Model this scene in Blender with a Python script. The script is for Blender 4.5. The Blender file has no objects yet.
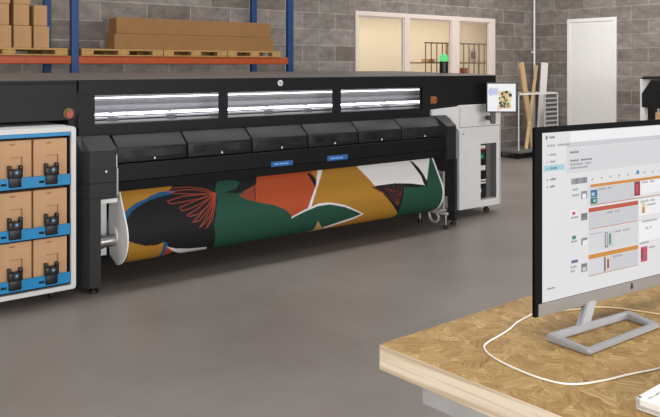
import bpy, bmesh, math, random
import numpy as np
from mathutils import Vector, Matrix
random.seed(7)
C = bpy.context.scene.collection
PI = math.pi
ORG = {}

# ------------------------------------------------------------------ helpers
def lin(c):
    out = []
    for v in c:
        v /= 255.0
        out.append(v/12.92 if v <= .04045 else ((v+.055)/1.055)**2.4)
    return out

def V3(a): return Vector(a)

def thing(name, label, cat, loc, rotz=0.0, group=None):
    o = bpy.data.objects.new(name, None)
    o.empty_display_size = .1
    C.objects.link(o)
    o.location = loc; o.rotation_euler = (0, 0, rotz)
    o['label'] = label; o['category'] = cat
    if group: o['group'] = group
    ORG[o.name] = Vector(loc) if rotz == 0 else Vector((0, 0, 0))
    return o

def obj(name, bm, mats, parent=None, smooth=False, label=None):
    if not isinstance(mats, (list, tuple)): mats = [mats]
    off = ORG.get(parent.name, Vector((0, 0, 0))) if parent else Vector((0, 0, 0))
    if off.length: bmesh.ops.translate(bm, verts=bm.verts, vec=-off)
    me = bpy.data.meshes.new(name)
    bm.normal_update(); bm.to_mesh(me); bm.free()
    for m in mats: me.materials.append(m)
    if smooth:
        for p in me.polygons: p.use_smooth = True
        try: me.set_sharp_from_angle(angle=math.radians(38))
        except Exception: pass
    o = bpy.data.objects.new(name, me)
    C.objects.link(o)
    if parent: o.parent = parent
    ORG[o.name] = off
    if label: o['label'] = label
    return o

def tag(o, label, cat, group=None):
    o['label'] = label; o['category'] = cat
    if group: o['group'] = group
    return o

def struct(name, bm, mats, parent=None, smooth=False):
    o = obj(name, bm, mats, parent, smooth)
    if not parent: o['kind'] = 'structure'
    return o

def dup(root, loc, label, group=None):
    r = root.copy(); C.objects.link(r); r.location = loc
    r['label'] = label
    if group: r['group'] = group
    for ch in list(root.children):
        c = ch.copy(); C.objects.link(c); c.parent = r
        for g in ch.children:
            d = g.copy(); C.objects.link(d); d.parent = c
    return r

def BM(): return bmesh.new()

def box(bm, a, b, bev=0.0, mi=0, seg=2):
    x0, y0, z0 = [min(p, q) for p, q in zip(a, b)]
    x1, y1, z1 = [max(p, q) for p, q in zip(a, b)]
    t = bmesh.new()
    bmesh.ops.create_cube(t, size=1.0)
    for v in t.verts:
        v.co = Vector((x0+(v.co.x+.5)*(x1-x0), y0+(v.co.y+.5)*(y1-y0), z0+(v.co.z+.5)*(z1-z0)))
    if bev > 0:
        bmesh.ops.bevel(t, geom=list(t.edges), offset=min(bev, .45*min(x1-x0, y1-y0, z1-z0)), segments=seg, affect='EDGES', profile=.5)
    merge(bm, t, mi)
    return bm

def merge(bm, t, mi=0, mat=None):
    if mat is not None: bmesh.ops.transform(t, matrix=mat, verts=t.verts)
    base = {}
    for v in t.verts: base[v] = bm.verts.new(v.co)
    for f in t.faces:
        try:
            nf = bm.faces.new([base[v] for v in f.verts]); nf.material_index = mi
        except ValueError: pass
    t.free()

def cyl(bm, p0, p1, r, r2=None, seg=20, mi=0, bev=0.0):
    p0, p1 = Vector(p0), Vector(p1); d = p1-p0
    t = bmesh.new()
    bmesh.ops.create_cone(t, cap_ends=True, segments=seg, radius1=r, radius2=r if r2 is None else r2, depth=d.length)
    if bev > 0:
        es = [e for e in t.edges if len(e.link_faces) == 2 and any(len(f.verts) > 4 for f in e.link_faces)]
        bmesh.ops.bevel(t, geom=es, offset=bev, segments=2, affect='EDGES')
    m = Matrix.Translation((p0+p1)/2) @ d.to_track_quat('Z', 'Y').to_matrix().to_4x4()
    merge(bm, t, mi, m)
    return bm

def ball(bm, c, r, mi=0, sc=(1, 1, 1), u=20, v=12):
    t = bmesh.new()
    bmesh.ops.create_uvsphere(t, u_segments=u, v_segments=v, radius=r)
    merge(bm, t, mi, Matrix.Translation(c) @ Matrix.Diagonal((*sc, 1)))
    return bm

def tube(bm, pts, r, seg=10, mi=0, closed=False):
    P = [Vector(p) for p in pts]
    # Catmull-Rom resample
    Q = []
    n = len(P)
    for i in range(n-1 if not closed else n):
        a = P[i-1] if (i > 0 or closed) else P[0]
        b = P[i]; c = P[(i+1) % n]; d = P[(i+2) % n] if (i+2 < n or closed) else P[-1]
        for k in range(6):
            t = k/6
            Q.append(.5*((2*b)+(c-a)*t+(2*a-5*b+4*c-d)*t*t+(3*b-a-3*c+d)*t**3))
    if not closed: Q.append(P[-1])
    rings = []
    up = Vector((0, 0, 1))
    for i, q in enumerate(Q):
        tdir = (Q[min(i+1, len(Q)-1)]-Q[max(i-1, 0)]).normalized()
        s = tdir.cross(up)
        if s.length < 1e-4: s = Vector((1, 0, 0))
        s.normalize(); w = s.cross(tdir)
        rings.append([bm.verts.new(q+s*r*math.cos(2*PI*k/seg)+w*r*math.sin(2*PI*k/seg)) for k in range(seg)])
    for i in range(len(rings)-1):
        for k in range(seg):
            f = bm.faces.new([rings[i][k], rings[i][(k+1) % seg], rings[i+1][(k+1) % seg], rings[i+1][k]]); f.material_index = mi
    bm.faces.new(rings[0][::-1]); bm.faces.new(rings[-1])
    return bm

def prism(bm, poly, axis, a, b, bev=0.0, mi=0):
    """poly: 2-D outline; axis 'x' -> (y,z) outline run along x, 'y' -> (x,z), 'z' -> (x,y)"""
    def pt(p, t):
        return {'x': (t, p[0], p[1]), 'y': (p[0], t, p[1]), 'z': (p[0], p[1], t)}[axis]
    t = bmesh.new()
    A = [t.verts.new(pt(p, a)) for p in poly]; B = [t.verts.new(pt(p, b)) for p in poly]
    n = len(poly)
    t.faces.new(A); t.faces.new(B[::-1])
    for i in range(n): t.faces.new([A[i], B[i], B[(i+1) % n], A[(i+1) % n]])
    bmesh.ops.recalc_face_normals(t, faces=t.faces)
    if bev > 0: bmesh.ops.bevel(t, geom=list(t.edges), offset=bev, segments=2, affect='EDGES', profile=.5)
    merge(bm, t, mi)
    return bm

# ------------------------------------------------------------------ materials
def newmat(name):
    m = bpy.data.materials.new(name); m.use_nodes = True
    nt = m.node_tree
    return m, nt, nt.nodes['Principled BSDF']

def mat(name, c, rough=.5, metal=0.0, var=.06, scale=12.0, bump=0.0, spec=None, coat=0.0):
    m, nt, b = newmat(name)
    L = lin(c)
    tc = nt.nodes.new('ShaderNodeTexCoord'); no = nt.nodes.new('ShaderNodeTexNoise')
    no.inputs['Scale'].default_value = scale; no.inputs['Detail'].default_value = 4
    nt.links.new(tc.outputs['Object'], no.inputs['Vector'])
    r = nt.nodes.new('ShaderNodeValToRGB')
    r.color_ramp.elements[0].position = .3; r.color_ramp.elements[1].position = .7
    r.color_ramp.elements[0].color = [v*(1-var) for v in L]+[1]
    r.color_ramp.elements[1].color = [min(1, v*(1+var)) for v in L]+[1]
    nt.links.new(no.outputs['Fac'], r.inputs['Fac']); nt.links.new(r.outputs['Color'], b.inputs['Base Color'])
    b.inputs['Roughness'].default_value = rough; b.inputs['Metallic'].default_value = metal
    if spec is not None: b.inputs['Specular IOR Level'].default_value = spec
    if coat: b.inputs['Coat Weight'].default_value = coat
    if bump:
        bp = nt.nodes.new('ShaderNodeBump'); bp.inputs['Strength'].default_value = bump; bp.inputs['Distance'].default_value = .01
        nt.links.new(no.outputs['Fac'], bp.inputs['Height']); nt.links.new(bp.outputs['Normal'], b.inputs['Normal'])
    return m

def emit(name, c, s=1.0):
    m, nt, b = newmat(name)
    b.inputs['Base Color'].default_value = (.02, .02, .02, 1); b.inputs['Roughness'].default_value = .4
    b.inputs['Specular IOR Level'].default_value = .2
    b.inputs['Emission Color'].default_value = lin(c)+[1]; b.inputs['Emission Strength'].default_value = s
    return m

def glass(name, tint=(1, 1, 1), gloss=.06):
    m = bpy.data.materials.new(name); m.use_nodes = True
    nt = m.node_tree; nt.nodes.clear()
    o = nt.nodes.new('ShaderNodeOutputMaterial'); mx = nt.nodes.new('ShaderNodeMixShader')
    t = nt.nodes.new('ShaderNodeBsdfTransparent'); g = nt.nodes.new('ShaderNodeBsdfGlossy')
    t.inputs['Color'].default_value = (*tint, 1); g.inputs['Roughness'].default_value = .03
    mx.inputs['Fac'].default_value = gloss
    nt.links.new(t.outputs[0], mx.inputs[1]); nt.links.new(g.outputs[0], mx.inputs[2])
    nt.links.new(mx.outputs[0], o.inputs['Surface'])
    return m

def block_wall(name, axis):
    m, nt, b = newmat(name)
    tc = nt.nodes.new('ShaderNodeTexCoord'); sp = nt.nodes.new('ShaderNodeSeparateXYZ'); cb = nt.nodes.new('ShaderNodeCombineXYZ')
    nt.links.new(tc.outputs['Object'], sp.inputs[0])
    nt.links.new(sp.outputs['X' if axis == 'x' else 'Y'], cb.inputs['X']); nt.links.new(sp.outputs['Z'], cb.inputs['Y'])
    br = nt.nodes.new('ShaderNodeTexBrick')
    br.inputs['Scale'].default_value = 1.0; br.inputs['Brick Width'].default_value = .62; br.inputs['Row Height'].default_value = .245
    br.inputs['Mortar Size'].default_value = .009; br.inputs['Mortar Smooth'].default_value = .3; br.inputs['Bias'].default_value = 0
    br.inputs['Color1'].default_value = lin((128, 119, 112))+[1]; br.inputs['Color2'].default_value = lin((160, 152, 146))+[1]
    br.inputs['Mortar'].default_value = lin((178, 171, 164))+[1]
    nt.links.new(cb.outputs[0], br.inputs['Vector'])
    n1 = nt.nodes.new('ShaderNodeTexNoise'); n1.inputs['Scale'].default_value = 5.0; n1.inputs['Detail'].default_value = 9; n1.inputs['Roughness'].default_value = .72
    mp = nt.nodes.new('ShaderNodeMapping'); mp.inputs['Scale'].default_value = (1, 1.7, 1)
    nt.links.new(cb.outputs[0], mp.inputs['Vector']); nt.links.new(mp.outputs[0], n1.inputs['Vector'])
    rp = nt.nodes.new('ShaderNodeValToRGB'); rp.color_ramp.elements[0].position = .32; rp.color_ramp.elements[1].position = .7
    rp.color_ramp.elements[0].color = (.45, .435, .42, 1); rp.color_ramp.elements[1].color = (1.12, 1.12, 1.12, 1)
    nt.links.new(n1.outputs['Fac'], rp.inputs['Fac'])
    mx = nt.nodes.new('ShaderNodeMix'); mx.data_type = 'RGBA'; mx.blend_type = 'MULTIPLY'; mx.inputs['Factor'].default_value = .85
    nt.links.new(br.outputs['Color'], mx.inputs['A']); nt.links.new(rp.outputs['Color'], mx.inputs['B'])
    nt.links.new(mx.outputs['Result'], b.inputs['Base Color'])
    b.inputs['Roughness'].default_value = .92
    bp = nt.nodes.new('ShaderNodeBump'); bp.inputs['Strength'].default_value = .5; bp.inputs['Distance'].default_value = .02
    nt.links.new(n1.outputs['Fac'], bp.inputs['Height']); nt.links.new(bp.outputs['Normal'], b.inputs['Normal'])
    return m

def floor_mat():
    m, nt, b = newmat('polished_concrete')
    tc = nt.nodes.new('ShaderNodeTexCoord')
    n1 = nt.nodes.new('ShaderNodeTexNoise'); n1.inputs['Scale'].default_value = .9; n1.inputs['Detail'].default_value = 9; n1.inputs['Roughness'].default_value = .6
    n2 = nt.nodes.new('ShaderNodeTexNoise'); n2.inputs['Scale'].default_value = 55; n2.inputs['Detail'].default_value = 3
    nt.links.new(tc.outputs['Object'], n1.inputs['Vector']); nt.links.new(tc.outputs['Object'], n2.inputs['Vector'])
    r = nt.nodes.new('ShaderNodeValToRGB')
    r.color_ramp.elements[0].position = .25; r.color_ramp.elements[1].position = .75
    r.color_ramp.elements[0].color = lin((124, 115, 110))+[1]; r.color_ramp.elements[1].color = lin((142, 134, 128))+[1]
    nt.links.new(n1.outputs['Fac'], r.inputs['Fac'])
    r2 = nt.nodes.new('ShaderNodeValToRGB'); r2.color_ramp.elements[0].color = (.93, .93, .93, 1); r2.color_ramp.elements[1].color = (1, 1, 1, 1)
    nt.links.new(n2.outputs['Fac'], r2.inputs['Fac'])
    # saw-cut joints every 4 m
    sp = nt.nodes.new('ShaderNodeSeparateXYZ'); nt.links.new(tc.outputs['Object'], sp.inputs[0])
    def joint(sock, off):
        a = nt.nodes.new('ShaderNodeMath'); a.operation = 'ADD'; a.inputs[1].default_value = off; nt.links.new(sock, a.inputs[0])
        p = nt.nodes.new('ShaderNodeMath'); p.operation = 'PINGPONG'; p.inputs[1].default_value = 2.0; nt.links.new(a.outputs[0], p.inputs[0])
        l = nt.nodes.new('ShaderNodeMath'); l.operation = 'LESS_THAN'; l.inputs[1].default_value = .004; nt.links.new(p.outputs[0], l.inputs[0])
        return l
    j1 = joint(sp.outputs['X'], 1.02); j2 = joint(sp.outputs['Y'], .55)
    mxj = nt.nodes.new('ShaderNodeMath'); mxj.operation = 'MAXIMUM'
    nt.links.new(j1.outputs[0], mxj.inputs[0]); nt.links.new(j2.outputs[0], mxj.inputs[1])
    m1 = nt.nodes.new('ShaderNodeMix'); m1.data_type = 'RGBA'; m1.blend_type = 'MULTIPLY'; m1.inputs['Factor'].default_value = 1
    nt.links.new(r.outputs['Color'], m1.inputs['A']); nt.links.new(r2.outputs['Color'], m1.inputs['B'])
    m2 = nt.nodes.new('ShaderNodeMix'); m2.data_type = 'RGBA'; m2.blend_type = 'MULTIPLY'
    sc = nt.nodes.new('ShaderNodeMath'); sc.operation = 'MULTIPLY'; sc.inputs[1].default_value = .35; nt.links.new(mxj.outputs[0], sc.inputs[0])
    nt.links.new(sc.outputs[0], m2.inputs['Factor']); nt.links.new(m1.outputs['Result'], m2.inputs['A']); m2.inputs['B'].default_value = (.5, .48, .46, 1)
    nt.links.new(m2.outputs['Result'], b.inputs['Base Color'])
    rr = nt.nodes.new('ShaderNodeMapRange'); rr.inputs['To Min'].default_value = .3; rr.inputs['To Max'].default_value = .5
    nt.links.new(n1.outputs['Fac'], rr.inputs['Value']); nt.links.new(rr.outputs[0], b.inputs['Roughness'])
    b.inputs['Specular IOR Level'].default_value = .35
    return m

def osb_mat():
    m, nt, b = newmat('strand_board')
    tc = nt.nodes.new('ShaderNodeTexCoord')
    def math_(op, a, c):
        n = nt.nodes.new('ShaderNodeMath'); n.operation = op
        for k, v in enumerate((a, c)):
            if isinstance(v, (int, float)): n.inputs[k].default_value = v
            else: nt.links.new(v, n.inputs[k])
        return n.outputs[0]
    def strands(off, cs, sx, sy):
        # every cell is a patch of strands lying in its own direction
        mp = nt.nodes.new('ShaderNodeMapping'); mp.inputs['Location'].default_value = off
        nt.links.new(tc.outputs['Object'], mp.inputs['Vector'])
        wn = nt.nodes.new('ShaderNodeTexNoise'); wn.inputs['Scale'].default_value = 22; wn.inputs['Detail'].default_value = 2
        nt.links.new(mp.outputs[0], wn.inputs['Vector'])
        wa = nt.nodes.new('ShaderNodeVectorMath'); wa.operation = 'SCALE'; wa.inputs['Scale'].default_value = .035
        nt.links.new(wn.outputs['Color'], wa.inputs[0])
        ad = nt.nodes.new('ShaderNodeVectorMath'); ad.operation = 'ADD'
        nt.links.new(mp.outputs[0], ad.inputs[0]); nt.links.new(wa.outputs[0], ad.inputs[1])
        v = nt.nodes.new('ShaderNodeTexVoronoi'); v.voronoi_dimensions = '2D'; v.inputs['Scale'].default_value = cs
        nt.links.new(ad.outputs[0], v.inputs['Vector'])
        s = nt.nodes.new('ShaderNodeSeparateColor'); nt.links.new(v.outputs['Color'], s.inputs[0])
        ang = math_('MULTIPLY', s.outputs[0], 3.14)
        ro = nt.nodes.new('ShaderNodeVectorRotate'); ro.rotation_type = 'Z_AXIS'
        nt.links.new(mp.outputs[0], ro.inputs['Vector']); nt.links.new(ang, ro.inputs['Angle'])
        m2 = nt.nodes.new('ShaderNodeMapping'); m2.inputs['Scale'].default_value = (sx, sy, 1); nt.links.new(ro.outputs[0], m2.inputs['Vector'])
        n = nt.nodes.new('ShaderNodeTexNoise'); n.inputs['Scale'].default_value = 1; n.inputs['Detail'].default_value = 5; n.inputs['Roughness'].default_value = .6
        nt.links.new(m2.outputs[0], n.inputs['Vector'])
        return math_('ADD', math_('MULTIPLY', n.outputs['Fac'], .95), math_('MULTIPLY', s.outputs[1], .22)), s.outputs[2]
    f1, g1 = strands((0, 0, 0), 26, 18, 150); f2, g2 = strands((3.1, 1.7, 0), 36, 20, 190); f3, g3 = strands((7.3, 4.1, 0), 19, 13, 130)
    def sel(fa, fb, g, th):
        mx = nt.nodes.new('ShaderNodeMix'); mx.data_type = 'FLOAT'
        nt.links.new(math_('GREATER_THAN', g, th), mx.inputs['Factor']); nt.links.new(fa, mx.inputs['A']); nt.links.new(fb, mx.inputs['B'])
        return mx.outputs['Result']
    f = sel(f1, f2, g2, .55); f = sel(f, f3, g3, .6)
    r = nt.nodes.new('ShaderNodeValToRGB')
    cols = [(.24, (104, 70, 32)), (.40, (146, 112, 62)), (.56, (164, 131, 80)), (.72, (182, 152, 100)), (.88, (210, 184, 136))]
    r.color_ramp.elements[0].position = cols[0][0]; r.color_ramp.elements[0].color = lin(cols[0][1])+[1]
    r.color_ramp.elements[1].position = cols[-1][0]; r.color_ramp.elements[1].color = lin(cols[-1][1])+[1]
    for p, c in cols[1:-1]:
        e = r.color_ramp.elements.new(p); e.color = lin(c)+[1]
    nt.links.new(f, r.inputs['Fac']); nt.links.new(r.outputs['Color'], b.inputs['Base Color'])
    b.inputs['Roughness'].default_value = .6; b.inputs['Specular IOR Level'].default_value = .25
    bp = nt.nodes.new('ShaderNodeBump'); bp.inputs['Strength'].default_value = .12; bp.inputs['Distance'].default_value = .003
    nt.links.new(f, bp.inputs['Height']); nt.links.new(bp.outputs['Normal'], b.inputs['Normal'])
    return m

def ply_mat():
    m, nt, b = newmat('board_edge_layers')
    tc = nt.nodes.new('ShaderNodeTexCoord')
    mp = nt.nodes.new('ShaderNodeMapping'); mp.inputs['Scale'].default_value = (1.5, 1.5, 62)
    n = nt.nodes.new('ShaderNodeTexNoise'); n.inputs['Scale'].default_value = 1; n.inputs['Detail'].default_value = 2
    nt.links.new(tc.outputs['Object'], mp.inputs['Vector']); nt.links.new(mp.outputs[0], n.inputs['Vector'])
    r = nt.nodes.new('ShaderNodeValToRGB'); r.color_ramp.elements[0].position = .42; r.color_ramp.elements[1].position = .58
    r.color_ramp.elements[0].color = lin((210, 188, 158))+[1]; r.color_ramp.elements[1].color = lin((246, 230, 204))+[1]
    nt.links.new(n.outputs['Fac'], r.inputs['Fac']); nt.links.new(r.outputs['Color'], b.inputs['Base Color'])
    b.inputs['Roughness'].default_value = .7
    return m

def wood_mat(name, c, var=.15):
    m, nt, b = newmat(name)
    tc = nt.nodes.new('ShaderNodeTexCoord'); mp = nt.nodes.new('ShaderNodeMapping'); mp.inputs['Scale'].default_value = (30, 30, 2)
    n = nt.nodes.new('ShaderNodeTexNoise'); n.inputs['Scale'].default_value = 1; n.inputs['Detail'].default_value = 5
    nt.links.new(tc.outputs['Object'], mp.inputs['Vector']); nt.links.new(mp.outputs[0], n.inputs['Vector'])
    L = lin(c); r = nt.nodes.new('ShaderNodeValToRGB'); r.color_ramp.elements[0].position = .3; r.color_ramp.elements[1].position = .7
    r.color_ramp.elements[0].color = [v*(1-var) for v in L]+[1]; r.color_ramp.elements[1].color = [min(1, v*(1+var)) for v in L]+[1]
    nt.links.new(n.outputs['Fac'], r.inputs['Fac']); nt.links.new(r.outputs['Color'], b.inputs['Base Color'])
    b.inputs['Roughness'].default_value = .75
    return m

M_floor = floor_mat(); M_osb = osb_mat(); M_ply = ply_mat()
M_wb = block_wall('concrete_blocks_back', 'x'); M_wr = block_wall('concrete_blocks_right', 'y')
M_white = mat('white_paint', (246, 245, 243), .5, var=.02)
M_cream = mat('cream_paint', (240, 226, 198), .8, var=.02, scale=3)
M_body = mat('graphite_shell', (36, 36, 37), .5, var=.05, spec=.22)
M_lid = mat('lid_grey', (92, 86, 81), .5, var=.1)
M_mod = mat('smoked_cover', (40, 40, 41), .45, var=.06, scale=6, spec=.25)
M_coverrefl = mat('smoked_reflection', (46, 46, 46), .3, var=.55, scale=9, spec=.35)  # mottled tone imitates reflections on the smoked covers
M_beam = mat('black_beam', (24, 24, 25), .5, var=.06, spec=.25)
M_black = mat('black_plastic', (22, 22, 24), .4, var=.08)
M_cab = mat('light_grey_shell', (244, 244, 244), .45, var=.02)
M_cabf = mat('cabinet_white', (224, 224, 223), .45, var=.02)
M_recess = mat('recess_grey', (112, 111, 110), .5, var=.04)
M_cabs = mat('slat_grey', (196, 195, 194), .5, var=.03)
M_cabd = mat('panel_grey', (150, 149, 148), .5, var=.04)
M_leg = mat('leg_charcoal', (44, 45, 47), .5, var=.05, spec=.3)
M_steel = mat('brushed_steel', (190, 190, 190), .3, 1.0, var=.08, scale=40)
M_zinc = mat('galvanised_sheet', (196, 195, 194), .5, .3, var=.08, scale=20)
M_flange = mat('white_flange', (246, 245, 242), .4, var=.03)
M_blue = mat('blue_plastic', (22, 140, 200), .4, var=.04)
M_bluesteel = mat('blue_rack_paint', (26, 66, 118), .45, var=.08)
M_orange = mat('orange_rack_paint', (176, 78, 30), .5, var=.08)
M_card = mat('cardboard', (178, 138, 96), .85, var=.07, scale=8, bump=.05)
M_card3 = mat('cardboard_long', (146, 106, 64), .85, var=.06, scale=6)
M_card2 = mat('cardboard_pale', (196, 160, 118), .85, var=.07, scale=8)
M_ink = mat('cardboard_ink', (207, 164, 124), .85, var=.05, scale=9)
M_inkd = mat('cardboard_cut_edge', (150, 108, 76), .9, var=.06)
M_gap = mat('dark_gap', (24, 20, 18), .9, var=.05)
M_pallet = wood_mat('pallet_wood', (178, 140, 84))
M_plank = wood_mat('plank_wood', (196, 166, 124))
M_plank2 = wood_mat('plank_wood_pale', (206, 180, 142))
M_red = mat('red_button', (176, 58, 46), .35, var=.05)
M_yellow = mat('yellow_base', (120, 100, 40), .5, var=.05)
M_orbtn = mat('orange_button', (225, 120, 60), .4, var=.05)
M_glass = glass('clear_glass')
M_smoke = glass('printer_glass', (.93, .93, .95))
M_green = emit('green_lamp', (95, 222, 130), 1.0)
M_led = emit('led_strip', (250, 250, 255), 8.0)
M_led2 = emit('led_strip_soft', (228, 228, 222), 5.0)
M_bluelab = emit('blue_lit_label', (44, 92, 152), .9)
M_bluelab2 = emit('blue_lit_label_text', (112, 160, 214), .9)
M_silver = mat('silver_plastic', (160, 160, 163), .4, .15, var=.03)
M_chin = mat('chin_grey', (122, 117, 113), .5, .1, var=.04)
M_dummy = None
M_bezel = mat('bezel_black', (10, 10, 11), .65, var=.05, spec=.08)
M_cable = mat('white_cable', (238, 232, 222), .5, var=.02)
M_brown = mat('brown_metal', (128, 96, 66), .6, var=.08)
M_board = mat('white_board', (232, 228, 222), .6, var=.03)
M_frame = mat('frame_white', (230, 216, 206), .55, var=.02)

def rect_y(bm, x0, x1, z0, z1, y, th=.002, mi=0):
    return box(bm, (x0, y-th, z0), (x1, y, z1), 0, mi)

def loft(bm, A, za, B, zb, mi=0):
    t = bmesh.new()
    a = [t.verts.new((*p, za)) for p in A]; b = [t.verts.new((*p, zb)) for p in B]
    n = len(A); t.faces.new(a); t.faces.new(b[::-1])
    for i in range(n): t.faces.new([a[i], a[(i+1) % n], b[(i+1) % n], b[i]])
    bmesh.ops.recalc_face_normals(t, faces=t.faces)
    merge(bm, t, mi)

# ================================================================== SETTING
b = BM(); box(b, (-4, -5, -.1), (12.4, 9.15, 0)); struct('floor', b, M_floor)
# back wall with the strip of interior windows cut out
WX0, WX1, WZ0, WZ1 = 7.84, 11.22, .95, 2.515
b = BM()
box(b, (-4, 9.15, 0), (WX0, 9.35, 4)); box(b, (WX1, 9.15, 0), (12.6, 9.35, 4))
box(b, (WX0, 9.15, 0), (WX1, 9.35, WZ0)); box(b, (WX0, 9.15, WZ1), (WX1, 9.35, 4))
struct('wall_back', b, M_wb)
DY0, DY1, DZ = 7.40, 8.40, 2.515
b = BM()
box(b, (12.4, DY1, 0), (12.6, 9.15, 4)); box(b, (12.4, -5, 0), (12.6, DY0, 4)); box(b, (12.4, DY0, DZ), (12.6, DY1, 4))
struct('wall_right', b, M_wr)
b = BM(); box(b, (-4.2, -5, 0), (-4, 9.35, 5)); struct('wall_left', b, M_wr)
b = BM(); box(b, (-4.2, -5.2, 0), (12.6, -5, 5)); struct('wall_front', b, M_wb)
# door with frame
door = thing('door_1', 'tall white door in the grey block wall on the right', 'door', (12.4, 7.9, 0)); door['kind'] = 'structure'
b = BM()
box(b, (12.375, DY0, 0), (12.5, DY0+.065, DZ), .006); box(b, (12.375, DY1-.065, 0), (12.5, DY1, DZ), .006)
box(b, (12.375, DY0+.06, DZ-.065), (12.5, DY1-.06, DZ), .006)
obj('door_frame', b, M_white, door)
b = BM(); box(b, (12.388, DY0+.066, .005), (12.43, DY1-.066, DZ-.066), .004); lf = obj('door_leaf', b, M_white, door)
# windows: three panes in white frames
FR = [(7.84, 8.955, 7.90, 8.905), (8.955, 10.15, 9.02, 10.05), (10.15, 11.22, 10.245, 11.07)]
for i, (a0, a1, p0, p1) in enumerate(FR):
    w = thing('window_%d' % (i+1), ['left interior window with white frame and empty cream room behind', 'middle interior window with white frame, left half of rack behind',
              'right interior window with white frame, right half of rack behind'][i], 'window', ((a0+a1)/2, 9.15, WZ0)); w['kind'] = 'structure'
    b = BM()
    for x0, x1 in ((a0, p0), (p1, a1)): box(b, (x0, 9.13, WZ0), (x1, 9.19, WZ1), .008)
    for z0, z1 in ((WZ0, WZ0+.07), (WZ1-.075, WZ1)): box(b, (p0-.005, 9.13, z0), (p1+.005, 9.19, z1), .008)
    # inner bead
    for x0, x1 in ((p0, p0+.02), (p1-.02, p1)): box(b, (x0, 9.15, WZ0+.07), (x1, 9.19, WZ1-.075))
    for z0, z1 in ((WZ0+.07, WZ0+.09), (WZ1-.095, WZ1-.075)): box(b, (p0+.02, 9.15, z0), (p1-.02, 9.19, z1))
    obj('window_frame', b, M_frame, w)
    b = BM(); box(b, (p0+.02, 9.165, WZ0+.09), (p1-.02, 9.171, WZ1-.095)); obj('window_pane', b, M_glass, w)
# the lit room behind the windows
b = BM()
box(b, (7.0, 12.2, 0), (15.5, 12.35, 3)); box(b, (6.85, 9.35, 0), (7.0, 12.35, 3)); box(b, (15.5, 9.35, 0), (15.65, 12.35, 3)); box(b, (12.6, 9.3, 0), (15.5, 9.35, 3))
struct('wall_far', b, M_cream)
b = BM(); box(b, (6.85, 9.35, -.1), (15.65, 12.35, 0)); struct('floor_far', b, M_floor)
b = BM(); box(b, (6.85, 9.35, 3), (15.65, 12.35, 3.1)); struct('ceiling_far', b, M_cream)
# corner pipe
b = BM(); cyl(b, (12.34, 9.1, 0), (12.34, 9.1, 4), .02, seg=14)
for z in (.6, 1.9, 3.2): box(b, (12.31, 9.1, z), (12.37, 9.15, z+.03))
tag(obj('wall_pipe', b, M_white, smooth=True), 'thin white vertical pipe running up the corner of the block walls', 'pipe')

# rack in the far room
t = thing('wire_rack', 'brown metal rack with thin uprights in the room behind the windows', 'rack', (11.6, 10.6, 0))
b = BM(); box(b, (10.80, 10.5, 2.09), (12.9, 10.53, 2.115)); obj('rail', b, M_brown, t)
b = BM(); box(b, (10.80, 10.5, 1.70), (12.9, 10.95, 1.725)); obj('shelf', b, M_brown, t)
b = BM(); box(b, (10.80, 10.5, 1.30), (12.9, 10.95, 1.325)); obj('shelf', b, M_brown, t)
for i in range(14):
    x = 10.815+i*.158
    b = BM(); cyl(b, (x, 10.515, 0), (x, 10.515, 2.11), .011, seg=8); obj('upright', b, M_brown, t)
for x in (11.85, 12.87):
    b = BM(); cyl(b, (x, 10.93, 0), (x, 10.93, 2.11), .014, seg=8); obj('upright', b, M_brown, t)
t = thing('storage_bin', 'small orange red bin on the lower rack shelf behind the right window', 'bin', (11.95, 10.65, 1.325))
b = BM(); box(b, (11.83, 10.54, 1.325), (12.08, 10.8, 1.60), .015); obj('bin_body', b, mat('bin_orange', (205, 84, 48), .5), t)
b = BM(); box(b, (11.82, 10.53, 1.585), (12.09, 10.81, 1.61), .008); obj('rim', b, mat('bin_rim', (218, 98, 60), .5), t)
t = thing('paper_picture', 'small pale framed picture standing on the rack behind the right window', 'picture', (12.38, 10.7, 1.725))
b = BM(); box(b, (12.28, 10.68, 1.725), (12.52, 10.7, 2.03), .004); obj('frame', b, M_frame, t)
b = BM(); box(b, (12.33, 10.676, 1.80), (12.47, 10.681, 1.95)); obj('print', b, M_brown, t)
t = thing('storage_box', 'tan box lying on the rack shelf behind the middle window', 'box', (11.05, 10.7, 1.725))
b = BM(); box(b, (10.99, 10.6, 1.7255), (11.17, 10.8, 1.79), .004); obj('carton', b, M_card2, t)
b = BM(); box(b, (11.06, 10.598, 1.7255), (11.1, 10.802, 1.7915)); obj('tape', b, M_pallet, t)

# ================================================================== PALLET RACK
t = thing('pallet_rack', 'blue and orange steel pallet rack along the back wall', 'rack', (2.97, 8.0, 0))
RF, RB = 8.0, 8.95
for x in (.17, 2.93, 5.73):
    for y in (RF, RB-.1):
        b = BM()
        box(b, (x+.012, y, 0), (x+.09, y+.07, 3.6), .006)
        p = obj('post', b, M_bluesteel, t)
    b = BM()
    for k in range(2):
        z = .3+k*.68
        a, c = (RF+.05, RB-.05) if k % 2 == 0 else (RB-.05, RF+.05)
        cyl(b, (x+.05, a, z), (x+.05, c, z+.6), .014, seg=8)
    obj('brace', b, M_bluesteel, t)
for x0, x1 in ((.26, 2.942), (3.02, 5.742)):
    for y in (RF+.01, RB-.08):
        b = BM(); box(b, (x0, y, 1.672), (x1, y+.06, 1.757), .006); obj('beam', b, M_orange, t)
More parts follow.
